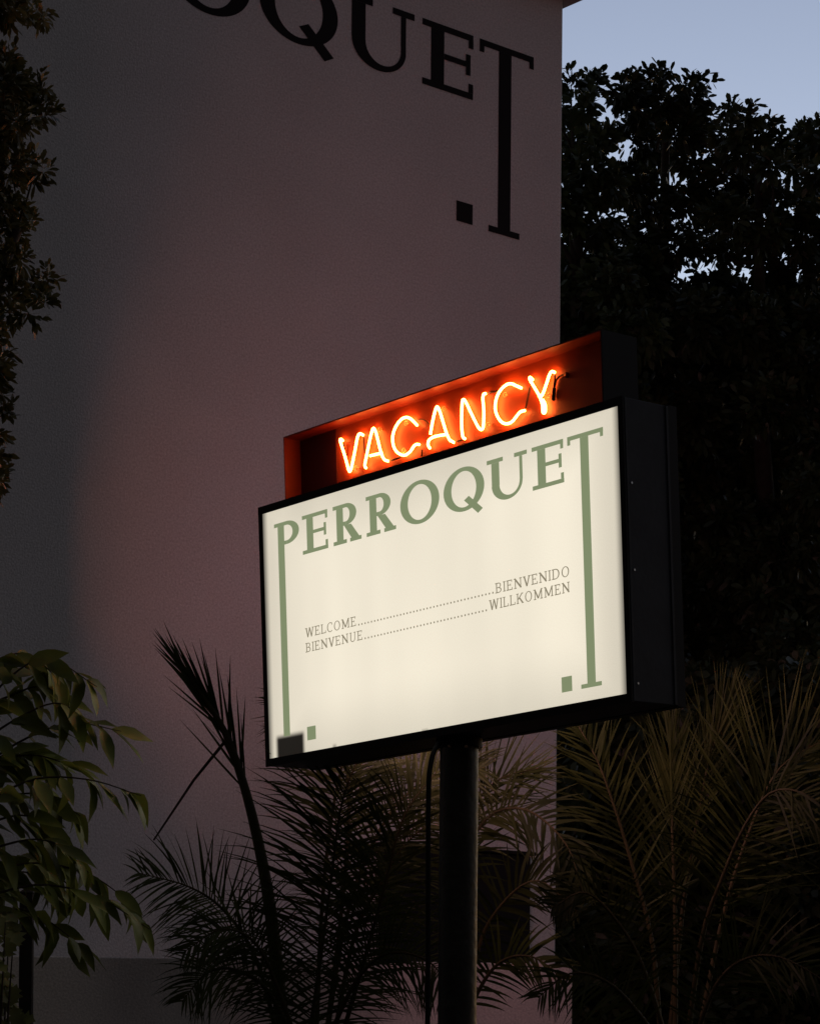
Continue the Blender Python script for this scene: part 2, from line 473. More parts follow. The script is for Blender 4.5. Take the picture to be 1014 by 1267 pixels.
def small(ch):
    t = .12
    if ch == 'I': return .36, [bar(.12, 0, .24, 1), serif(.18, 0), serif(.18, 1)]
    if ch == 'E': return .78, [bar(.1, 0, .22, 1), bar(0, 0, .72, .09), bar(0, .91, .68, 1), bar(.22, .47, .52, .55), bar(.64, .09, .72, .25), bar(.60, .76, .68, .91), bar(.48, .38, .54, .64)]
    if ch == 'L': return .74, [bar(.1, 0, .22, 1), bar(0, 0, .70, .09), serif(.16, 1), bar(.62, .09, .70, .28)]
    if ch == 'N': return .96, [bar(.12, 0, .22, 1), bar(.74, 0, .84, 1), stroke(.12, .98, .84, .02, .13), serif(.17, 0), serif(.79, 1), bar(0, .92, .22, 1)]
    if ch == 'V': return .86, [stroke(.14, 1, .44, .0, .12), stroke(.74, 1, .44, .0, .10), serif(.14, 1), serif(.74, 1)]
    if ch == 'W': return 1.2, [stroke(.12, 1, .34, 0, .12), stroke(.34, 0, .60, 1, .09), stroke(.60, 1, .86, 0, .12), stroke(.86, 0, 1.08, 1, .09), serif(.12, 1), serif(1.08, 1), serif(.6, 1, .1)]
    if ch == 'M': return 1.14, [bar(.12, 0, .22, 1), bar(.9, 0, 1.02, 1), stroke(.15, 1, .56, .1, .12), stroke(.97, 1, .56, .1, .1), serif(.17, 0), serif(.96, 0), bar(0, .92, .2, 1), bar(.94, .92, 1.12, 1)]
    if ch == 'O': return .96, [arc(.46, .5, .42, .52, .30, .44, .46, 0, 360, 28)]
    if ch == 'C': return .86, [arc(.46, .5, .42, .52, .30, .44, .46, 45, 315, 24), bar(.68, .70, .75, .98)]
    if ch == 'D': return .94, [bar(.1, 0, .22, 1), bar(0, 0, .42, .09), bar(0, .91, .42, 1), arc(.42, .5, .44, .5, .31, .41, .42, -90, 90, 20)]
    if ch == 'B': return .82, [bar(.1, 0, .22, 1), bar(0, 0, .42, .09), bar(0, .91, .42, 1), bar(.22, .48, .42, .56), arc(.42, .745, .26, .255, .15, .175, .42, -90, 90, 14), arc(.42, .27, .32, .27, .2, .185, .42, -90, 90, 14)]
    if ch == 'U': return .96, [bar(.14, .34, .26, 1), bar(.72, .34, .81, 1), arc(.475, .35, .335, .37, .23, .29, .48, 180, 360, 18), serif(.2, 1), serif(.765, 1)]
    if ch == 'K': return .92, [bar(.1, 0, .22, 1), stroke(.22, .42, .74, 1, .09), stroke(.36, .6, .80, 0, .12), serif(.16, 0), serif(.16, 1), serif(.74, 1, .12), serif(.80, 0, .12)]


def word(text, x0, x1, z, h, parent, M):
    gl = [small(c) for c in text]; tot = sum(g[0] for g in gl); sc = (x1 - x0) / tot
    parts, x = [], 0
    for adv, pr in gl:
        k = .90
        parts_l = [[[((x + a * k + .05 * adv) * sc, b * h) for a, b in P] for P in polys] for polys in pr]
        parts += [[(parts_l, i)] for i in range(0)]
        for i, polys in enumerate(parts_l):
            while len(parts) <= i: parts.append([])
            parts[i] = parts[i] + polys
        x += adv
    link('lettering', glyph_mesh('lettering', parts, 1, 1, M_print, -.0006, .0002), parent, M @ Matrix.Translation((x0, 0, z)))


def leader(x0, x1, z, n, parent, M):
    link('dotted_leader', glyph_mesh('dotted_leader', [sum([bar(x0 + (x1 - x0) * i / (n - 1) - .005, z, x0 + (x1 - x0) * i / (n - 1) + .005, z + .0095) for i in range(n)], [])], 1, 1, M_print, -.0006), parent, M)


def face_graphics(face, M):
    for ch, x, w in WORD:
        link('letter', glyph_mesh('letter', glyph(ch, w, CAP_S, LOWT), CAP_S, CAP_S, M_green, -.0006), face, M @ Matrix.Translation((x, 0, BASE_S)))
    for x0, x1 in ((-1.086, -1.008), (.983, 1.058)):
        link('full_stop', glyph_mesh('full_stop', [bar(x0, -.645, x1, -.568)], 1, 1, M_green, -.0006), face, M)
    word('WELCOME', -1.078, -.618, -.0615, .053, face, M)
    word('BIENVENUE', -1.080, -.566, -.146, .053, face, M)
    word('BIENVENIDO', .511, 1.070, -.067, .053, face, M)
    word('WILLKOMMEN', .461, 1.068, -.1475, .053, face, M)
    leader(-.600, .495, -.064, 41, face, M)
    leader(-.548, .440, -.147, 37, face, M)


face_graphics(face_f, Matrix.Translation((0, .006, 0)))
face_graphics(face_b, Matrix.Translation((0, SD - .056, 0)) @ Matrix.Rotation(math.pi, 4, 'Z'))

# red neon housing on top: a tray open on both sides with a middle panel
hx0, hx1, hz0, hz1, hy0, hy1 = -1.303, 1.277, SH / 2 + .0045, 1.137, .068, .320
hm = (hy0 + hy1) / 2
hous = MB()
hous.box(hx0, hx1, hy0, hy1, hz1 - .006, hz1).box(hx0, hx1, hy0, hy1, hz0, hz0 + .006)
hous.box(hx0, hx0 + .006, hy0, hy1, hz0 + .006, hz1 - .006)
nh = hous.build('neon_housing', M_darkred, sign, sM)
MB().box(hx0 + .0063, hx1 - .0063, hm - .006, hm + .006, hz0 + .0063, hz1 - .0063).build('back_panel', M_red, nh)
MB().box(hx1 - .006, hx1 - .001, hy0, hy1, hz0 + .006, hz1 - .006).build('end_panel', M_darkred, nh)
MB().box(hx1 - .0008, hx1 + .003, hy0 + .001, hy1 - .001, hz0, hz1 - .0005).build('end_panel', M_frame, nh)
MB().box(hx0 + .002, hx1 - .002, hy0 + .003, hy1 - .003, hz1 + .0003, hz1 + .003).build('lid', M_frame, nh)
xd = on_sign(417, 575, hm - .006)[0]
for y0, y1, a, b in ((hm - .009, hm - .0063, hx0 + .0065, xd), (hm + .0063, hm + .009, -xd, hx1 - .0065)):
    MB().box(a, b, y0, y1, hz0 + .0065, hz1 - .0065).build('dark_plate', M_maroon, nh, bevel=.001)  # dark maroon plate over one end of the back panel

TD = hm - .006 - .023     # tubes stand off the panel


def z5(pts): return [(400 + x / 6.3375, 440 + y / 6.3375) for x, y in pts]
def z6(pts): return [(550 + x / 6.3375, 440 + y / 6.3375) for x, y in pts]


NEON = [
    z5([(153, 668), (138, 655), (132, 672), (160, 760), (185, 850), (200, 902), (212, 902), (228, 840), (250, 730), (266, 645), (284, 612), (312, 624)]),
    z5([(335, 882), (324, 862), (335, 800), (353, 710), (374, 615), (391, 570), (408, 592), (426, 660), (450, 755), (475, 812), (508, 828)]),
    z5([(366, 785), (410, 775), (458, 762)]),
    z5([(735, 547), (710, 520), (682, 495), (650, 484), (610, 500), (570, 552), (545, 620), (545, 690), (565, 742), (600, 773), (640, 780), (680, 752), (705, 715), (725, 697), (752, 697)]),
    z5([(835, 728), (820, 700), (826, 665), (858, 640), (900, 628), (950, 620)]),
    z5([(838, 618), (850, 545), (868, 460), (888, 402), (908, 428), (940, 530), (965, 610), (990, 662)]) + z6([(50, 668), (72, 682)]),
    z6([(160, 652), (142, 636), (133, 560), (133, 450), (138, 358), (150, 345), (166, 366), (210, 458), (262, 560), (287, 580), (302, 552), (306, 440), (299, 340), (305, 303), (322, 297)]),
    z6([(600, 254), (560, 236), (520, 220), (478, 231), (430, 280), (402, 345), (396, 420), (416, 482), (450, 524), (490, 534), (530, 515), (566, 470), (592, 442), (628, 430)]),
    z6([(690, 190), (668, 170), (668, 190), (700, 245), (742, 318), (765, 385), (768, 440), (780, 450), (789, 430), (786, 380), (768, 345)]),
    z6([(752, 325), (772, 290), (800, 210), (820, 150), (840, 124), (862, 132)]),
]
DARK = [z5([(508, 828), (560, 812), (605, 796)]), z6([(72, 682), (110, 668), (160, 652)]), z6([(322, 297), (370, 285), (425, 274)]),
        z6([(628, 430), (640, 385), (655, 310), (672, 240)]), z5([(312, 624), (318, 690), (322, 760)]), z5([(153, 668), (165, 740), (178, 790)]),
        z6([(862, 132), (862, 190), (856, 245)]), z5([(772, 738), (772, 790)])]
WIRE = [z6([(945, 150), (905, 158), (876, 190), (862, 245)]), z5([(735, 500), (790, 505), (825, 535)])]
CLIP = [z5([(435, 575)]), z5([(640, 530)]), z5([(938, 412)]), z5([(250, 880)]), z5([(622, 740)]), z6([(465, 305)]), z6([(332, 540)]), z6([(735, 315)]), z6([(808, 310)])]


def loc(px, py, depth):
    a, b = on_sign(px, py, depth); return np.array([a, depth, b])


def mirrored(pts):
    return [np.array([-p[0], SD - p[1], p[2]]) for p in pts]


for side in (0, 1):
    mir = mirrored if side else (lambda q: q)
    for path in NEON:
        p = spline(mir([loc(x, y, TD) for x, y in path]), len(path) * 5)
        MB().tube(p, .0068, 10).build('neon_tube', M_tube, nh, smooth=True)
    for path in DARK:
        p = mir([loc(x, y, TD + .008) for x, y in path])
        MB().tube(p, .0055, 8).build('blackout_tube', M_tubeblack, nh, smooth=True)
    for path in WIRE:
        p = spline(mir([loc(x, y, TD + .014) for x, y in path]), 12)
        MB().tube(p, .004, 6).build('lead_wire', M_wire, nh, smooth=True)
    p = mir([loc(*q, TD + .01) for q in z6([(857, 248), (849, 355)])])
    MB().tube([p[0], p[0] * .9 + p[1] * .1, p[0] * .1 + p[1] * .9, p[1]], [.006, .0105, .0105, .006], 12).build('electrode_boot', M_wire, nh, smooth=True)
    p = mir([loc(*q, hm - .02) for q in z6([(948, 148), (956, 148)])])
    MB().tube([p[0], p[0] + np.array([0, .013 if not side else -.013, 0])], .013, 12).build('porcelain_bushing', M_red, nh, smooth=True)
    for c in CLIP:
        q = mir([loc(*c[0], TD)])[0]; sgn = -1 if side else 1
        m = MB().cyl(q + np.array([0, .009 * sgn, 0]), q + np.array([0, .0228 * sgn, 0]), .0045, 8)
        m.tube([q + np.array([.012 * math.cos(a), .006 * sgn, .012 * math.sin(a)]) for a in np.linspace(.3, 5.9, 10)], .0022, 5)
        m.build('tube_support', M_glassclip, nh, smooth=True)

# ------------------------------------------------------------------ garden wall, utility box, post
gA, gB = at(-60, 1181.5, 15.42), at(708, 1193.5, 16.35)
gd = gB - gA; gz = at(42, 1183, 15.5)[2]; ga = math.atan2(gd[1], gd[0]); gl = math.hypot(gd[0], gd[1])
gw = MB().box(-1.0, gl, 0, .2, 0, gz).build('garden_wall', M_gardenwall, bevel=.008)
gw.location = (gA[0], gA[1], 0); gw.rotation_euler.z = ga
tag(gw, 'low pale rendered garden wall behind the palms at the foot of the building', 'wall')

ub0 = on_wall(647, 1056)
ub = thing('utility_cabinet', corner + WD * (ub0[0] - .5), 'dark utility cabinet fixed against the stucco building behind the sign pole', 'utility box')
MB().box(-1.0, .47, -.12, -.02, 0, ub0[1] - .03).build('body', M_box, ub, bM, bevel=.01)
MB().box(-1.03, .5, -.15, -.01, ub0[1] - .029, ub0[1]).build('lid', M_box, ub, bM, bevel=.006)
MB().box(-.97, -.29, -.132, -.1205, .1, ub0[1] - .1).build('door', M_box, ub, bM, bevel=.004)
MB().box(-.24, .44, -.132, -.1205, .1, ub0[1] - .1).build('door', M_box, ub, bM, bevel=.004)

pp = at(32, 1267, 14.2)
po = MB().box(-.036, .036, -.036, .036, -.2, at(32, 1105, 14.2)[2]).add(
    [(-.042, -.042, at(32, 1105, 14.2)[2]), (.042, -.042, at(32, 1105, 14.2)[2]), (.042, .042, at(32, 1105, 14.2)[2]), (-.042, .042, at(32, 1105, 14.2)[2]), (0, 0, at(32, 1098, 14.2)[2])],
    [(3, 2, 1, 0), (0, 1, 4), (1, 2, 4), (2, 3, 4), (3, 0, 4)]).build('post', M_post)
po.location = (pp[0], pp[1], 0)
tag(po, 'dark square timber post beside the left end of the garden wall', 'post')


# ------------------------------------------------------------------ foliage
def unit(v): return v / (np.linalg.norm(v, axis=-1, keepdims=True) + 1e-12)


def leaf_cloud(clusters, dirs, per, L, Wd, R, spread=(.5, 1.25), droop=.25):
    """rosettes of small folded leaves at twig ends -> triangle arrays"""
    n = len(clusters) * per
    C = np.repeat(clusters, per, 0); D = unit(np.repeat(dirs, per, 0) + 1e-6)
    A = unit(np.cross(D, R.normal(size=(n, 3))))
    ang = R.uniform(*spread, n)[:, None]
    X = unit(D * np.cos(ang) + A * np.sin(ang) + np.array([0, 0, -1.]) * droop * R.random((n, 1)))
    Yv = unit(np.cross(X, unit(D + .4 * R.normal(size=(n, 3)))))
    Zv = np.cross(X, Yv)
    l = L * R.uniform(.65, 1.25, n)[:, None]; w = Wd * R.uniform(.7, 1.2, n)[:, None]
    b = C + X * l * .05 + D * (R.random((n, 1)) - .5) * L * 1.2
    v = np.stack([b, b + X * l * .4 + Yv * w * .42 + Zv * w * .12, b + X * l * .4 - Yv * w * .42 + Zv * w * .12,
                  b + X * l * .75 + Yv * w * .45 + Zv * w * .05 - np.array([0, 0, 1.]) * l * .06, b + X * l * .75 - Yv * w * .45 + Zv * w * .05 - np.array([0, 0, 1.]) * l * .06,
                  b + X * l - np.array([0, 0, 1.]) * l * .14], 1).reshape(-1, 3)
    t = np.array([[0, 2, 1], [1, 2, 4], [1, 4, 3], [3, 4, 5]])
    F_ = (np.arange(n)[:, None, None] * 6 + t[None]).reshape(-1, 3)
    return v, F_


def crown_points(lobes, dens, R, shell=.45):
    """lobes: (centre xyz, radius). twig ends spread through each lobe, biased to its shell"""
    P, D = [], []
    for c, r in lobes:
        k = max(3, int(dens * r * r))
        d = unit(R.normal(size=(k, 3))); q = r * (shell + (1 - shell) * R.random((k, 1)) ** .6)
        P.append(c + d * q * np.array([1, 1, .9])); D.append(unit(d + np.array([0, 0, .45])))
    return np.concatenate(P), np.concatenate(D)


def tree(name, root, lobes, dens, per, L, Wd, label, mat, trunk_r, group=None, seed=1, cat='tree', limbs=12, spread=(.5, 1.25), twig=.006, upper=30, limb_k=.14):
    R = np.random.default_rng(seed)
    t = thing(name, root, label, cat, group)
    P, D = crown_points(lobes, dens, R)
    v, f = leaf_cloud(P - root, D, per, L, Wd, R, spread)
    link('crown', fast_mesh('crown', v, f, mat), t)
    C = np.array([c for c, r in lobes]) - root
    top = C[:upper].mean(0)
    m = MB()
    trunk = spline([(0, 0, -.2), (.08, .05, top[2] * .35), (top[0] * .4 - .1, top[1] * .5, top[2] * .7), top], 10)
    m.tube(trunk, [trunk_r * (1 - .8 * i / 10) for i in range(11)], 10)
    m.build('trunk', M_bark, t, smooth=True)
    for i in R.permutation(min(len(lobes), upper))[:limbs]:
        c = C[i]
        s = min(trunk[5:], key=lambda q: np.linalg.norm(c - q) + 2.0 * max(0, q[2] - c[2]))
        mid = (s * .5 + c * .5) + R.normal(size=3) * np.linalg.norm(c - s) * .07
        MB().tube(spline([s, mid, c], 8), [trunk_r * limb_k * (1 - .8 * k / 8) for k in range(9)], 6, caps=False).build('limb', M_bark, t, smooth=True)
    tw = MB()
    for i in R.permutation(len(P))[:min(len(P), 300)]:
        q = P[i] - root; c = C[np.argmin(((C - q) ** 2).sum(1))]
        tw.tube([c, (c + q) / 2 + R.normal(size=3) * .03, q], [twig * 1.6, twig, twig * .6], 4, caps=False)
    tag(tw.build('twigs', M_bark, t, smooth=True), kind='stuff')
    return t


def lob(px, py, rp, Y): return (at(px, py, Y), rp * Y / F)


# --- tall evergreens at the right, against the dusk sky
RT = np.random.default_rng(21)


def fill(x0, x1, y0, y1, step, rp, Y, dy, p=1.0):
    out = []
    for y in np.arange(y0, y1, step):
        for x in np.arange(x0, x1, step):
            if RT.random() < p:
                out.append(lob(x + RT.normal() * step * .3, y + RT.normal() * step * .3, rp * RT.uniform(.7, 1.2), Y + RT.normal() * dy))
    return out


T1 = [lob(x, y + 14, r, 25 + RT.normal() * .5) for x, y, r in [(706, 92, 14), (738, 88, 13), (722, 118, 15), (712, 150, 24), (740, 160, 18), (722, 200, 26), (752, 215, 22), (705, 245, 24), (742, 265, 26), (715, 300, 28), (755, 320, 28), (690, 180, 25), (680, 120, 22), (676, 230, 28)]]
T1 += fill(660, 790, 350, 1000, 42, 36, 25, .9)
T2 = [lob(x, y + 10, r, 26.5 + RT.normal() * .6) for x, y, r in [(772, 102, 18), (788, 90, 12), (812, 84, 12), (822, 110, 18), (800, 128, 24), (850, 92, 10), (868, 92, 9), (856, 118, 17), (845, 150, 24), (872, 140, 15), (785, 165, 24), (820, 180, 26), (860, 185, 22), (775, 215, 24), (808, 235, 26), (848, 240, 24), (880, 225, 20), (790, 285, 30), (835, 295, 26), (870, 280, 24), (800, 340, 28), (848, 362, 24)]]
T2 += fill(770, 900, 390, 1000, 42, 36, 26.5, .9)
T3 = [lob(x, y + 10, r, 25.5 + RT.normal() * .6) for x, y, r in [(908, 124, 11), (900, 150, 16), (926, 136, 13), (948, 150, 13), (920, 175, 22), (958, 168, 13), (955, 195, 17), (900, 205, 22), (935, 225, 22), (910, 260, 24), (968, 235, 14), (945, 275, 22), (895, 300, 17), (945, 315, 15), (985, 158, 12), (1005, 152, 13), (1020, 165, 18), (992, 185, 15), (1012, 205, 18), (985, 290, 20), (1018, 260, 20), (990, 335, 22), (1020, 320, 24), (965, 372, 22), (925, 380, 18)]]
T3 += [lob(x, y, r, 26 + RT.normal() * .4) for x, y, r in [(980, 205, 16), (1000, 235, 18), (975, 262, 17), (1005, 285, 17), (960, 300, 16), (925, 300, 14), (890, 262, 17), (905, 340, 13), (960, 340, 17), (880, 345, 16), (930, 355, 12), (1012, 355, 20)]]
T3 += fill(890, 1060, 400, 1000, 42, 36, 25.5, .9)
for i, (lb, seed, px, Y, lab) in enumerate(((T1, 3, 730, 25, 'dark evergreen tree rising beside the corner of the stucco building'), (T2, 4, 830, 26.5, 'tallest dark evergreen tree with broad clumped crown behind the sign cabinet'),
                                           (T3, 5, 965, 25.5, 'dark evergreen tree with the sky showing through its thin upper crown'))):
    rt = at(px, 1280, Y); rt[2] = 0
    tree('evergreen_tree', rt, lb, 880, 11, .122, .054, lab, M_treeleaf, .2, 'dark evergreens behind the hotel', seed, upper=16)
# hedge mass behind the right palms
HB_ = fill(690, 1120, 880, 1330, 50, 48, 22.5, .5) + fill(680, 1120, 420, 1300, 50, 50, 29, .4)
rt = at(880, 1280, 22.5); rt[2] = 0
tree('evergreen_shrub', rt, HB_, 620, 8, .16, .07, 'dense dark evergreen screen of foliage behind the right palm', M_treeleaf, .12, None, 9, 'shrub', limbs=6)

# --- foliage of a tree reaching in from the left
LT = [lob(x - 9, y, r, 11.2 + RT.normal() * .15) for x, y, r in [(15, 8, 20), (48, 12, 14), (62, 18, 8), (12, 75, 22), (10, 110, 26), (38, 112, 18), (60, 105, 9), (55, 135, 17), (30, 150, 18), (8, 165, 22), (68, 140, 7), (15, 205, 24), (42, 205, 13), (62, 210, 9), (52, 222, 7), (12, 250, 20), (30, 270, 17), (48, 278, 8), (10, 300, 22), (35, 318, 12), (12, 350, 22), (38, 362, 14), (62, 345, 10), (70, 342, 6), (64, 370, 9), (45, 385, 10), (20, 385, 12), (5, 410, 9), (8, 440, 9), (4, 460, 7), (6, 500, 11), (20, 510, 7), (4, 535, 10), (5, 565, 9), (6, 592, 7)]]
LT += fill(-150, -5, 0, 620, 40, 30, 11.2, .2)
rt = at(-170, 1280, 11.3); rt[2] = 0
tree('broadleaf_tree', rt, LT, 5200, 9, .055, .020, 'bronze-green tree with small leaves whose branches hang before the stucco wall', M_lefttree, .12, None, 12, spread=(.3, 1.1), twig=.0025, limbs=4, upper=35, limb_k=.05)


# --- palms
def frond(parent, root, pts, Lmax, n, mat, nrm=(0, -1, .25), ang=(70, 30), droop=.35, width=.022, rad=.016, start=.2, sides=(1, -1), seed=0, lift=.15, jitter=.12, profile=None):
    """one palm leaf: the rachis mesh, and its leaflets as its sub-part"""
    R = np.random.default_rng(seed)
    S_ = spline([np.array(p) - root for p in pts], 40)
    m = MB(); m.tube(S_[::2], [rad * (1 - .85 * i / 20) for i in range(21)], 7)
    fr = m.build('frond', M_rachis, parent, smooth=True)
    V, Fc = [], []
    S_ = np.array(S_); N0 = unit(np.array(nrm, float))
    for sd in sides:
        for k in range(n):
            t = start + (1 - start) * (k + .5 * R.random()) / n
            x = t * 40; i = min(int(x), 39); p = S_[i] + (S_[i + 1] - S_[i]) * (x - i)
            tg = unit(S_[min(i + 2, 40)] - S_[max(i - 1, 0)])
            sv = unit(np.cross(tg, N0)) * sd
            nn = np.cross(sv, tg) * sd
            q = (t - start) / (1 - start)
            a = math.radians(ang[0] + (ang[1] - ang[0]) * q + R.normal() * 6)
            pr = (math.sin(math.pi * min(1, .18 + .80 * q)) ** .6) if profile is None else profile(q)
            L = Lmax * pr * R.uniform(.85, 1.1)
            d = unit(tg * math.cos(a) + sv * math.sin(a) + nn * lift + R.normal(size=3) * jitter)
            wv = unit(np.cross(d, nn + R.normal(size=3) * .35))
            dr = droop * R.uniform(.5, 1.4)
            n0 = len(V)
            pos, dd, seg = p.copy(), d.copy(), 5
            for s in range(seg + 1):
                w = width * (.55, 1.0, .95, .75, .45, .06)[s] * .5
                V.append(pos + wv * w); V.append(pos - wv * w)
                pos = pos + dd * L / seg
                dd = unit(dd + np.array([0, 0, -1.]) * dr / seg)
            for s in range(seg):
                a0 = n0 + 2 * s
                Fc += [(a0, a0 + 1, a0 + 3), (a0, a0 + 3, a0 + 2)]
    lf = link('leaflets', fast_mesh('leaflets', np.array(V), np.array(Fc), mat), fr)
    lf['kind'] = 'stuff'
    return fr


def path(*p): return [at(x, y, Y) for x, y, Y in p]


def palm(label, px, Y, fronds, stems, group='palms growing round the pole sign'):
    rt = at(px, 1280, Y); rt[2] = 0
    t = thing('palm_tree', rt, label, 'palm', group)
    for q in stems:
        pts = [np.array(p) - rt for p in q]
        MB().tube(spline(pts, 12), [.05 - .02 * i / 12 for i in range(13)], 10).build('trunk', M_bark, t, smooth=True)
    for k, kw in enumerate(fronds):
        pts = kw.pop('pts')
        frond(t, rt, pts, seed=int(px) + k * 7, **kw)
    return t


def down(px, py, Y): return [np.array([at(px, py, Y)[0] * 1.0, Y, -.2]), at(px, (py + 1500) / 2, Y), at(px, py, Y)]


PBL_EXTRA = [
    dict(pts=path((415, 1310, 14.6), (450, 1190, 14.5), (475, 1100, 14.45), (500, 1010, 14.4), (540, 955, 14.4)), Lmax=.55, n=66, mat=M_palm_green, ang=(64, 35), droop=.6, width=.014, start=.12, jitter=.09),
    dict(pts=path((372, 1310, 14.4), (350, 1240, 14.3), (318, 1170, 14.2), (275, 1150, 14.1), (225, 1180, 14.05)), Lmax=.42, n=54, mat=M_palm_green, ang=(70, 35), droop=.7, width=.013, start=.12, jitter=.09)]
PAL = [
    # fronds standing behind the cabinet; one tip shows past its left edge
    dict(pts=path((400, 1310, 15.2), (425, 1100, 15.25), (430, 960, 15.3), (395, 885, 15.3), (345, 880, 15.3)), Lmax=.42, n=46, mat=M_palm, ang=(70, 35), droop=.3, width=.026, start=.2),
    dict(pts=path((390, 1310, 15.4), (400, 1100, 15.45), (420, 960, 15.5), (455, 860, 15.5), (520, 830, 15.5)), Lmax=.5, n=46, mat=M_palm, ang=(70, 40), droop=.3, width=.026, start=.2),
    # spear frond leaning to the upper left, over the lit wall
    dict(pts=path((352, 1300, 14.9), (335, 1130, 14.9), (312, 1010, 14.95), (284, 920, 15), (258, 872, 15.0), (228, 830, 15.0)), Lmax=.46, n=26, mat=M_palm, ang=(15, 3), droop=.03, width=.016, rad=.046, start=.46, lift=.02, jitter=.03, profile=lambda q: 1.2 - .5 * q),
    # broad frond arching to the left
    dict(pts=path((345, 1290, 14.8), (318, 1190, 14.7), (280, 1130, 14.6), (235, 1098, 14.5), (170, 1080, 14.4)), Lmax=.42, n=34, mat=M_palm, ang=(80, 30), droop=.25, width=.020, start=.15),
    # big frond with its midrib climbing behind the cabinet
    dict(pts=path((380, 1300, 14.7), (392, 1220, 14.7), (408, 1100, 14.65), (425, 985, 14.6), (462, 905, 14.6)), Lmax=.62, n=52, mat=M_palm, ang=(62, 45), droop=.35, width=.024, start=.05),
    dict(pts=path((410, 1300, 14.9), (438, 1160, 14.9), (470, 1095, 14.85), (506, 1040, 14.8), (560, 1000, 14.8)), Lmax=.46, n=36, mat=M_palm, ang=(68, 40), droop=.5, width=.022, start=.15),
    dict(pts=path((400, 1300, 14.6), (440, 1215, 14.5), (480, 1180, 14.4), (530, 1190, 14.3), (560, 1230, 14.2)), Lmax=.4, n=32, mat=M_palm, ang=(72, 40), droop=.6, width=.02, start=.15),
    dict(pts=path((370, 1300, 14.5), (330, 1225, 14.4), (290, 1200, 14.3), (255, 1205, 14.25), (225, 1240, 14.2)), Lmax=.34, n=28, mat=M_palm, ang=(72, 35), droop=.5, width=.02, start=.2),
    dict(pts=path((400, 1310, 15.1), (430, 1130, 15.1), (480, 1010, 15.1), (540, 960, 15.1), (600, 950, 15.05)), Lmax=.5, n=40, mat=M_palm, ang=(65, 35), droop=.4, width=.022, start=.2),
]
for k, d in enumerate(PAL):
    d['mat'] = M_palm_green
    if d['rad'] if 'rad' in d else 0: continue
    d.update(n=int(d['n'] * 1.55), width=d['width'] * .62, droop=d['droop'] + .3, Lmax=d['Lmax'] * 1.12, jitter=.09)
for d in PBL_EXTRA: PAL.append(d)
pa = palm('palm with a tight spear frond leaning left over the lit stucco wall', 395, 14.8, PAL, [down(380, 1290, 14.8), down(405, 1300, 14.9)])
ra = np.array(pa.location)
MB().tube([p - ra for p in path((278, 918, 15.1), (240, 965, 15.1), (190, 1040, 15.15))], [.011, .009, .006], 6).build('dry_stalk', M_bark, pa)
PBL = [
    dict(pts=path((565, 1300, 15.3), (568, 1120, 15.3), (578, 1020, 15.25), (612, 968, 15.2), (668, 950, 15.1)), Lmax=.5, n=34, mat=M_palm, ang=(50, 20), droop=.05, width=.0125, start=.35, lift=.05),
    dict(pts=path((560, 1300, 15.2), (572, 1090, 15.2), (600, 1015, 15.15), (650, 1002, 15.1), (700, 1045, 15.0), (722, 1110, 15.0)), Lmax=.40, n=44, mat=M_palm, ang=(70, 35), droop=.7, width=.02, start=.2),
    dict(pts=path((570, 1310, 15.0), (590, 1180, 15.0), (620, 1120, 14.9), (665, 1090, 14.8), (715, 1130, 14.8)), Lmax=.34, n=34, mat=M_palm, ang=(70, 35), droop=.7, width=.02, start=.2),
    dict(pts=path((560, 1310, 14.9), (590, 1230, 14.8), (620, 1190, 14.7), (660, 1185, 14.6), (700, 1215, 14.6)), Lmax=.3, n=26, mat=M_palm, ang=(70, 35), droop=.6, width=.02, start=.2),
]
palm('palm half hidden by the pole with fronds drooping along the building corner', 566, 15.2, PBL, [down(565, 1290, 15.2)])
PCL = [
    dict(pts=path((818, 1300, 14.2), (806, 1165, 14.2), (782, 1072, 14.2), (760, 1000, 14.15), (738, 940, 14.1), (712, 893, 14.1)), Lmax=.42, n=46, mat=M_palm, ang=(55, 30), droop=.25, width=.014, start=.15),
    dict(pts=path((848, 1300, 13.9), (868, 1160, 13.8), (893, 1087, 13.7), (921, 1022, 13.6), (955, 980, 13.5), (1000, 985, 13.4), (1045, 1030, 13.35)), Lmax=.52, n=54, mat=M_palm, ang=(72, 40), droop=.7, width=.014, start=.12),
    dict(pts=path((835, 1300, 14.5), (835, 1150, 14.5), (832, 1050, 14.5), (830, 980, 14.5), (828, 900, 14.5)), Lmax=.55, n=52, mat=M_palm, ang=(32, 10), droop=.04, width=.0125, start=.3, lift=.05),
    dict(pts=path((860, 1300, 14.4), (895, 1130, 14.4), (930, 1020, 14.35), (965, 950, 14.3), (1020, 915, 14.3)), Lmax=.72, n=56, mat=M_palm, ang=(60, 30), droop=.05, width=.0125, start=.25, lift=.1),
    dict(pts=path((850, 1320, 13.6), (880, 1230, 13.5), (915, 1190, 13.4), (965, 1185, 13.3), (1030, 1220, 13.2)), Lmax=.42, n=40, mat=M_palm, ang=(65, 35), droop=.5, width=.014, start=.1),
    dict(pts=path((830, 1310, 14.0), (800, 1210, 13.9), (770, 1150, 13.8), (725, 1105, 13.7), (680, 1125, 13.6)), Lmax=.36, n=36, mat=M_palm, ang=(70, 35), droop=.7, width=.014, start=.2),
    dict(pts=path((835, 1320, 13.7), (790, 1255, 13.6), (750, 1215, 13.5), (705, 1205, 13.4), (665, 1235, 13.35)), Lmax=.34, n=32, mat=M_palm, ang=(70, 35), droop=.6, width=.014, start=.2),
    dict(pts=path((825, 1310, 14.6), (845, 1120, 14.6), (865, 1000, 14.6), (880, 930, 14.6), (905, 860, 14.6)), Lmax=.5, n=44, mat=M_palm, ang=(28, 8), droop=.1, width=.0125, start=.45, lift=.05),
]
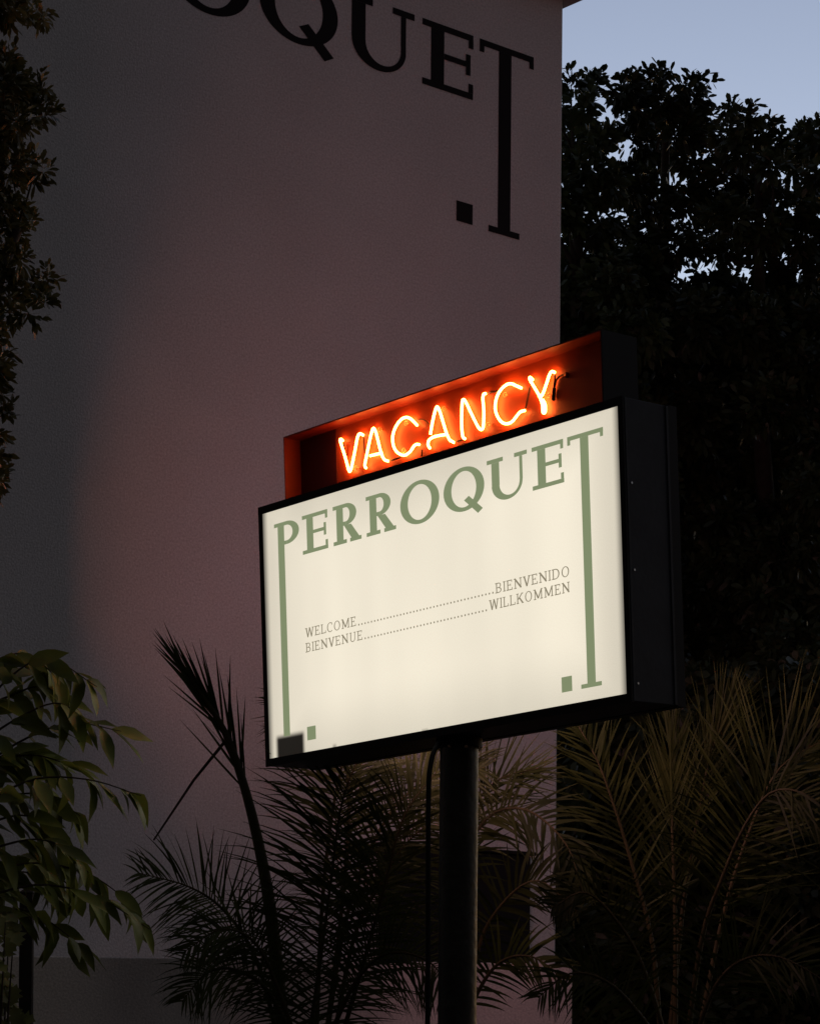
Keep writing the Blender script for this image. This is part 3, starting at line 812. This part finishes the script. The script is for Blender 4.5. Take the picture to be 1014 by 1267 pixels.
palm('largest palm with tall arching fronds standing in front of the dark trees', 838, 14.2, PCL, [down(835, 1290, 14.2), down(822, 1290, 14.3), down(852, 1295, 14.0)])


# --- shrub with long drooping compound leaves at the left
def leaflet_mesh(name, mat, L=.235, Wd=.088, curl=.18, fold=.10):
    V, Fc = [], []
    for i, (x, w) in enumerate(((0, .02), (.12, .55), (.3, 1.0), (.52, .95), (.72, .66), (.88, .3), (1.0, .0))):
        z = -curl * x * x; e = .012 * math.sin(9 * x + 40 * curl)
        V += [(x * L, w * Wd / 2, z * L + (fold + e * 6) * w * Wd), (x * L, e * Wd, z * L), (x * L, -w * Wd / 2, z * L + (fold - e * 6) * w * Wd)]
    for i in range(6):
        a = 3 * i
        Fc += [(a, a + 1, a + 4, a + 3), (a + 1, a + 2, a + 5, a + 4)]
    return mesh_data(name, V, Fc, mat, True)


def basis(x, up):
    x = unit(x); y = unit(np.cross(up, x)); z = np.cross(x, y)
    return Matrix([[x[i], y[i], z[i], 0] for i in range(3)] + [[0, 0, 0, 1]])


RS = np.random.default_rng(5)
rt = at(-30, 1280, 13.0); rt[2] = 0
shrub = thing('leafy_shrub', rt, 'shrub with long drooping yellow-green compound leaves lit by the sign', 'shrub')
lms = [leaflet_mesh('leaf', M_shrub), leaflet_mesh('leaf', M_shrub, .20, .070, .35, .2), leaflet_mesh('leaf', M_shrub, .26, .082, .08, .14), leaflet_mesh('leaf', M_shrub, .22, .095, .5, .25)]
stems = MB()
LEAVES = [((-40, 900), (10, 840), (60, 815), (120, 850)), ((-40, 850), (0, 815), (40, 812), (80, 850)), ((-40, 960), (30, 915), (90, 895), (150, 905)), ((-40, 930), (20, 890), (70, 870), (105, 890)),
          ((-30, 1000), (40, 965), (110, 965), (175, 985)), ((-40, 1010), (10, 985), (60, 985), (100, 1010)), ((-40, 1060), (30, 1040), (70, 1045), (110, 1080)), ((-30, 1085), (40, 1068), (110, 1082), (165, 1120)),
          ((-20, 1110), (50, 1095), (120, 1110), (185, 1150)), ((-30, 1140), (20, 1125), (60, 1140), (105, 1175)), ((-40, 980), (-5, 940), (30, 930), (60, 945)), ((-40, 1120), (-5, 1085), (35, 1080), (70, 1100)),
          ((-30, 880), (15, 860), (50, 850), (85, 870)), ((-40, 1030), (15, 1010), (50, 1015), (85, 1040)), ((-30, 1100), (30, 1060), (85, 1095), (130, 1130)), ((-40, 1000), (0, 945), (45, 935), (95, 950))]
for k, lp in enumerate(LEAVES):
    Y = 13.0 + RS.normal() * .25
    pts = spline([at(x, y, Y + i * .05) - rt for i, (x, y) in enumerate(lp)], 14)
    stems.tube(pts, [.008 - .0004 * i for i in range(15)], 6)
    stems.tube(spline([(0, 0, .8 + .05 * k), (pts[0] + np.array([-.25, 0, -.6])) , pts[0]], 8), [.018 - .001 * i for i in range(9)], 6)
    nl = 9
    for i in range(nl):
        for sd in (1, -1):
            j = 1 + int(i * 12.8 / (nl - 1)); j = min(j, 14); p = pts[j]
            tg = unit(pts[min(j + 1, 14)] - pts[j - 1])
            d = unit(tg * .55 + np.array([0, -.75 * sd, 0]) * .6 + np.array([0, 0, -1.]) * RS.uniform(.05, .8) + RS.normal(size=3) * .18)
            s = RS.uniform(.75, 1.18) * (1.0 if i < nl - 1 else .9)
            o = link('leaf', lms[int(RS.integers(4))], shrub)
            o.matrix_local = Matrix.Translation(p) @ basis(d, np.array([.5, -.5, .8]) + RS.normal(size=3) * .4) @ Matrix.Scale(s, 4)
stems.build('stem', M_bark, shrub, smooth=True)

# --- bush with lobed leaves at the lower left
def lobed_mesh(name, mat, L=.13):
    out = [(0, .01), (.15, .10), (.25, .30), (.38, .18), (.5, .42), (.62, .2), (.76, .30), (.85, .12), (1.0, 0)]
    V, Fc = [], []
    for x, w in out:
        z = -.15 * x * x
        V += [(x * L, w * L, z * L + .15 * w * L), (x * L, 0, z * L), (x * L, -w * L, z * L + .15 * w * L)]
    for i in range(len(out) - 1):
        a = 3 * i; Fc += [(a, a + 1, a + 4, a + 3), (a + 1, a + 2, a + 5, a + 4)]
    return mesh_data(name, V, Fc, mat, True)


rt = at(-12, 1280, 12.4); rt[2] = 0
bush = thing('lobed_leaf_bush', rt, 'bush with lobed leaves tucked beside the dark timber post', 'bush')
lm2 = lobed_mesh('leaf', M_lobed)
stems = MB()
for k in range(110):
    px, py = RS.uniform(-60, 22), RS.uniform(1130, 1300)
    p = at(px, py, 12.4 + RS.normal() * .12) - rt
    d = unit(np.array([RS.normal() * .6 + .2, RS.normal() * .5 - .3, -.6 + RS.normal() * .5]))
    o = link('leaf', lm2, bush)
    o.matrix_local = Matrix.Translation(p) @ basis(d, np.array([.4, -.7, .5]) + RS.normal(size=3) * .3) @ Matrix.Scale(RS.uniform(.7, 1.1), 4)
    if k % 3 == 0:
        stems.tube(spline([(RS.normal() * .05, RS.normal() * .05, -.1), p * np.array([.6, .6, .6]), p], 6), [.012 - .0015 * i for i in range(7)], 5)
stems.build('stem', M_bark, bush, smooth=True)
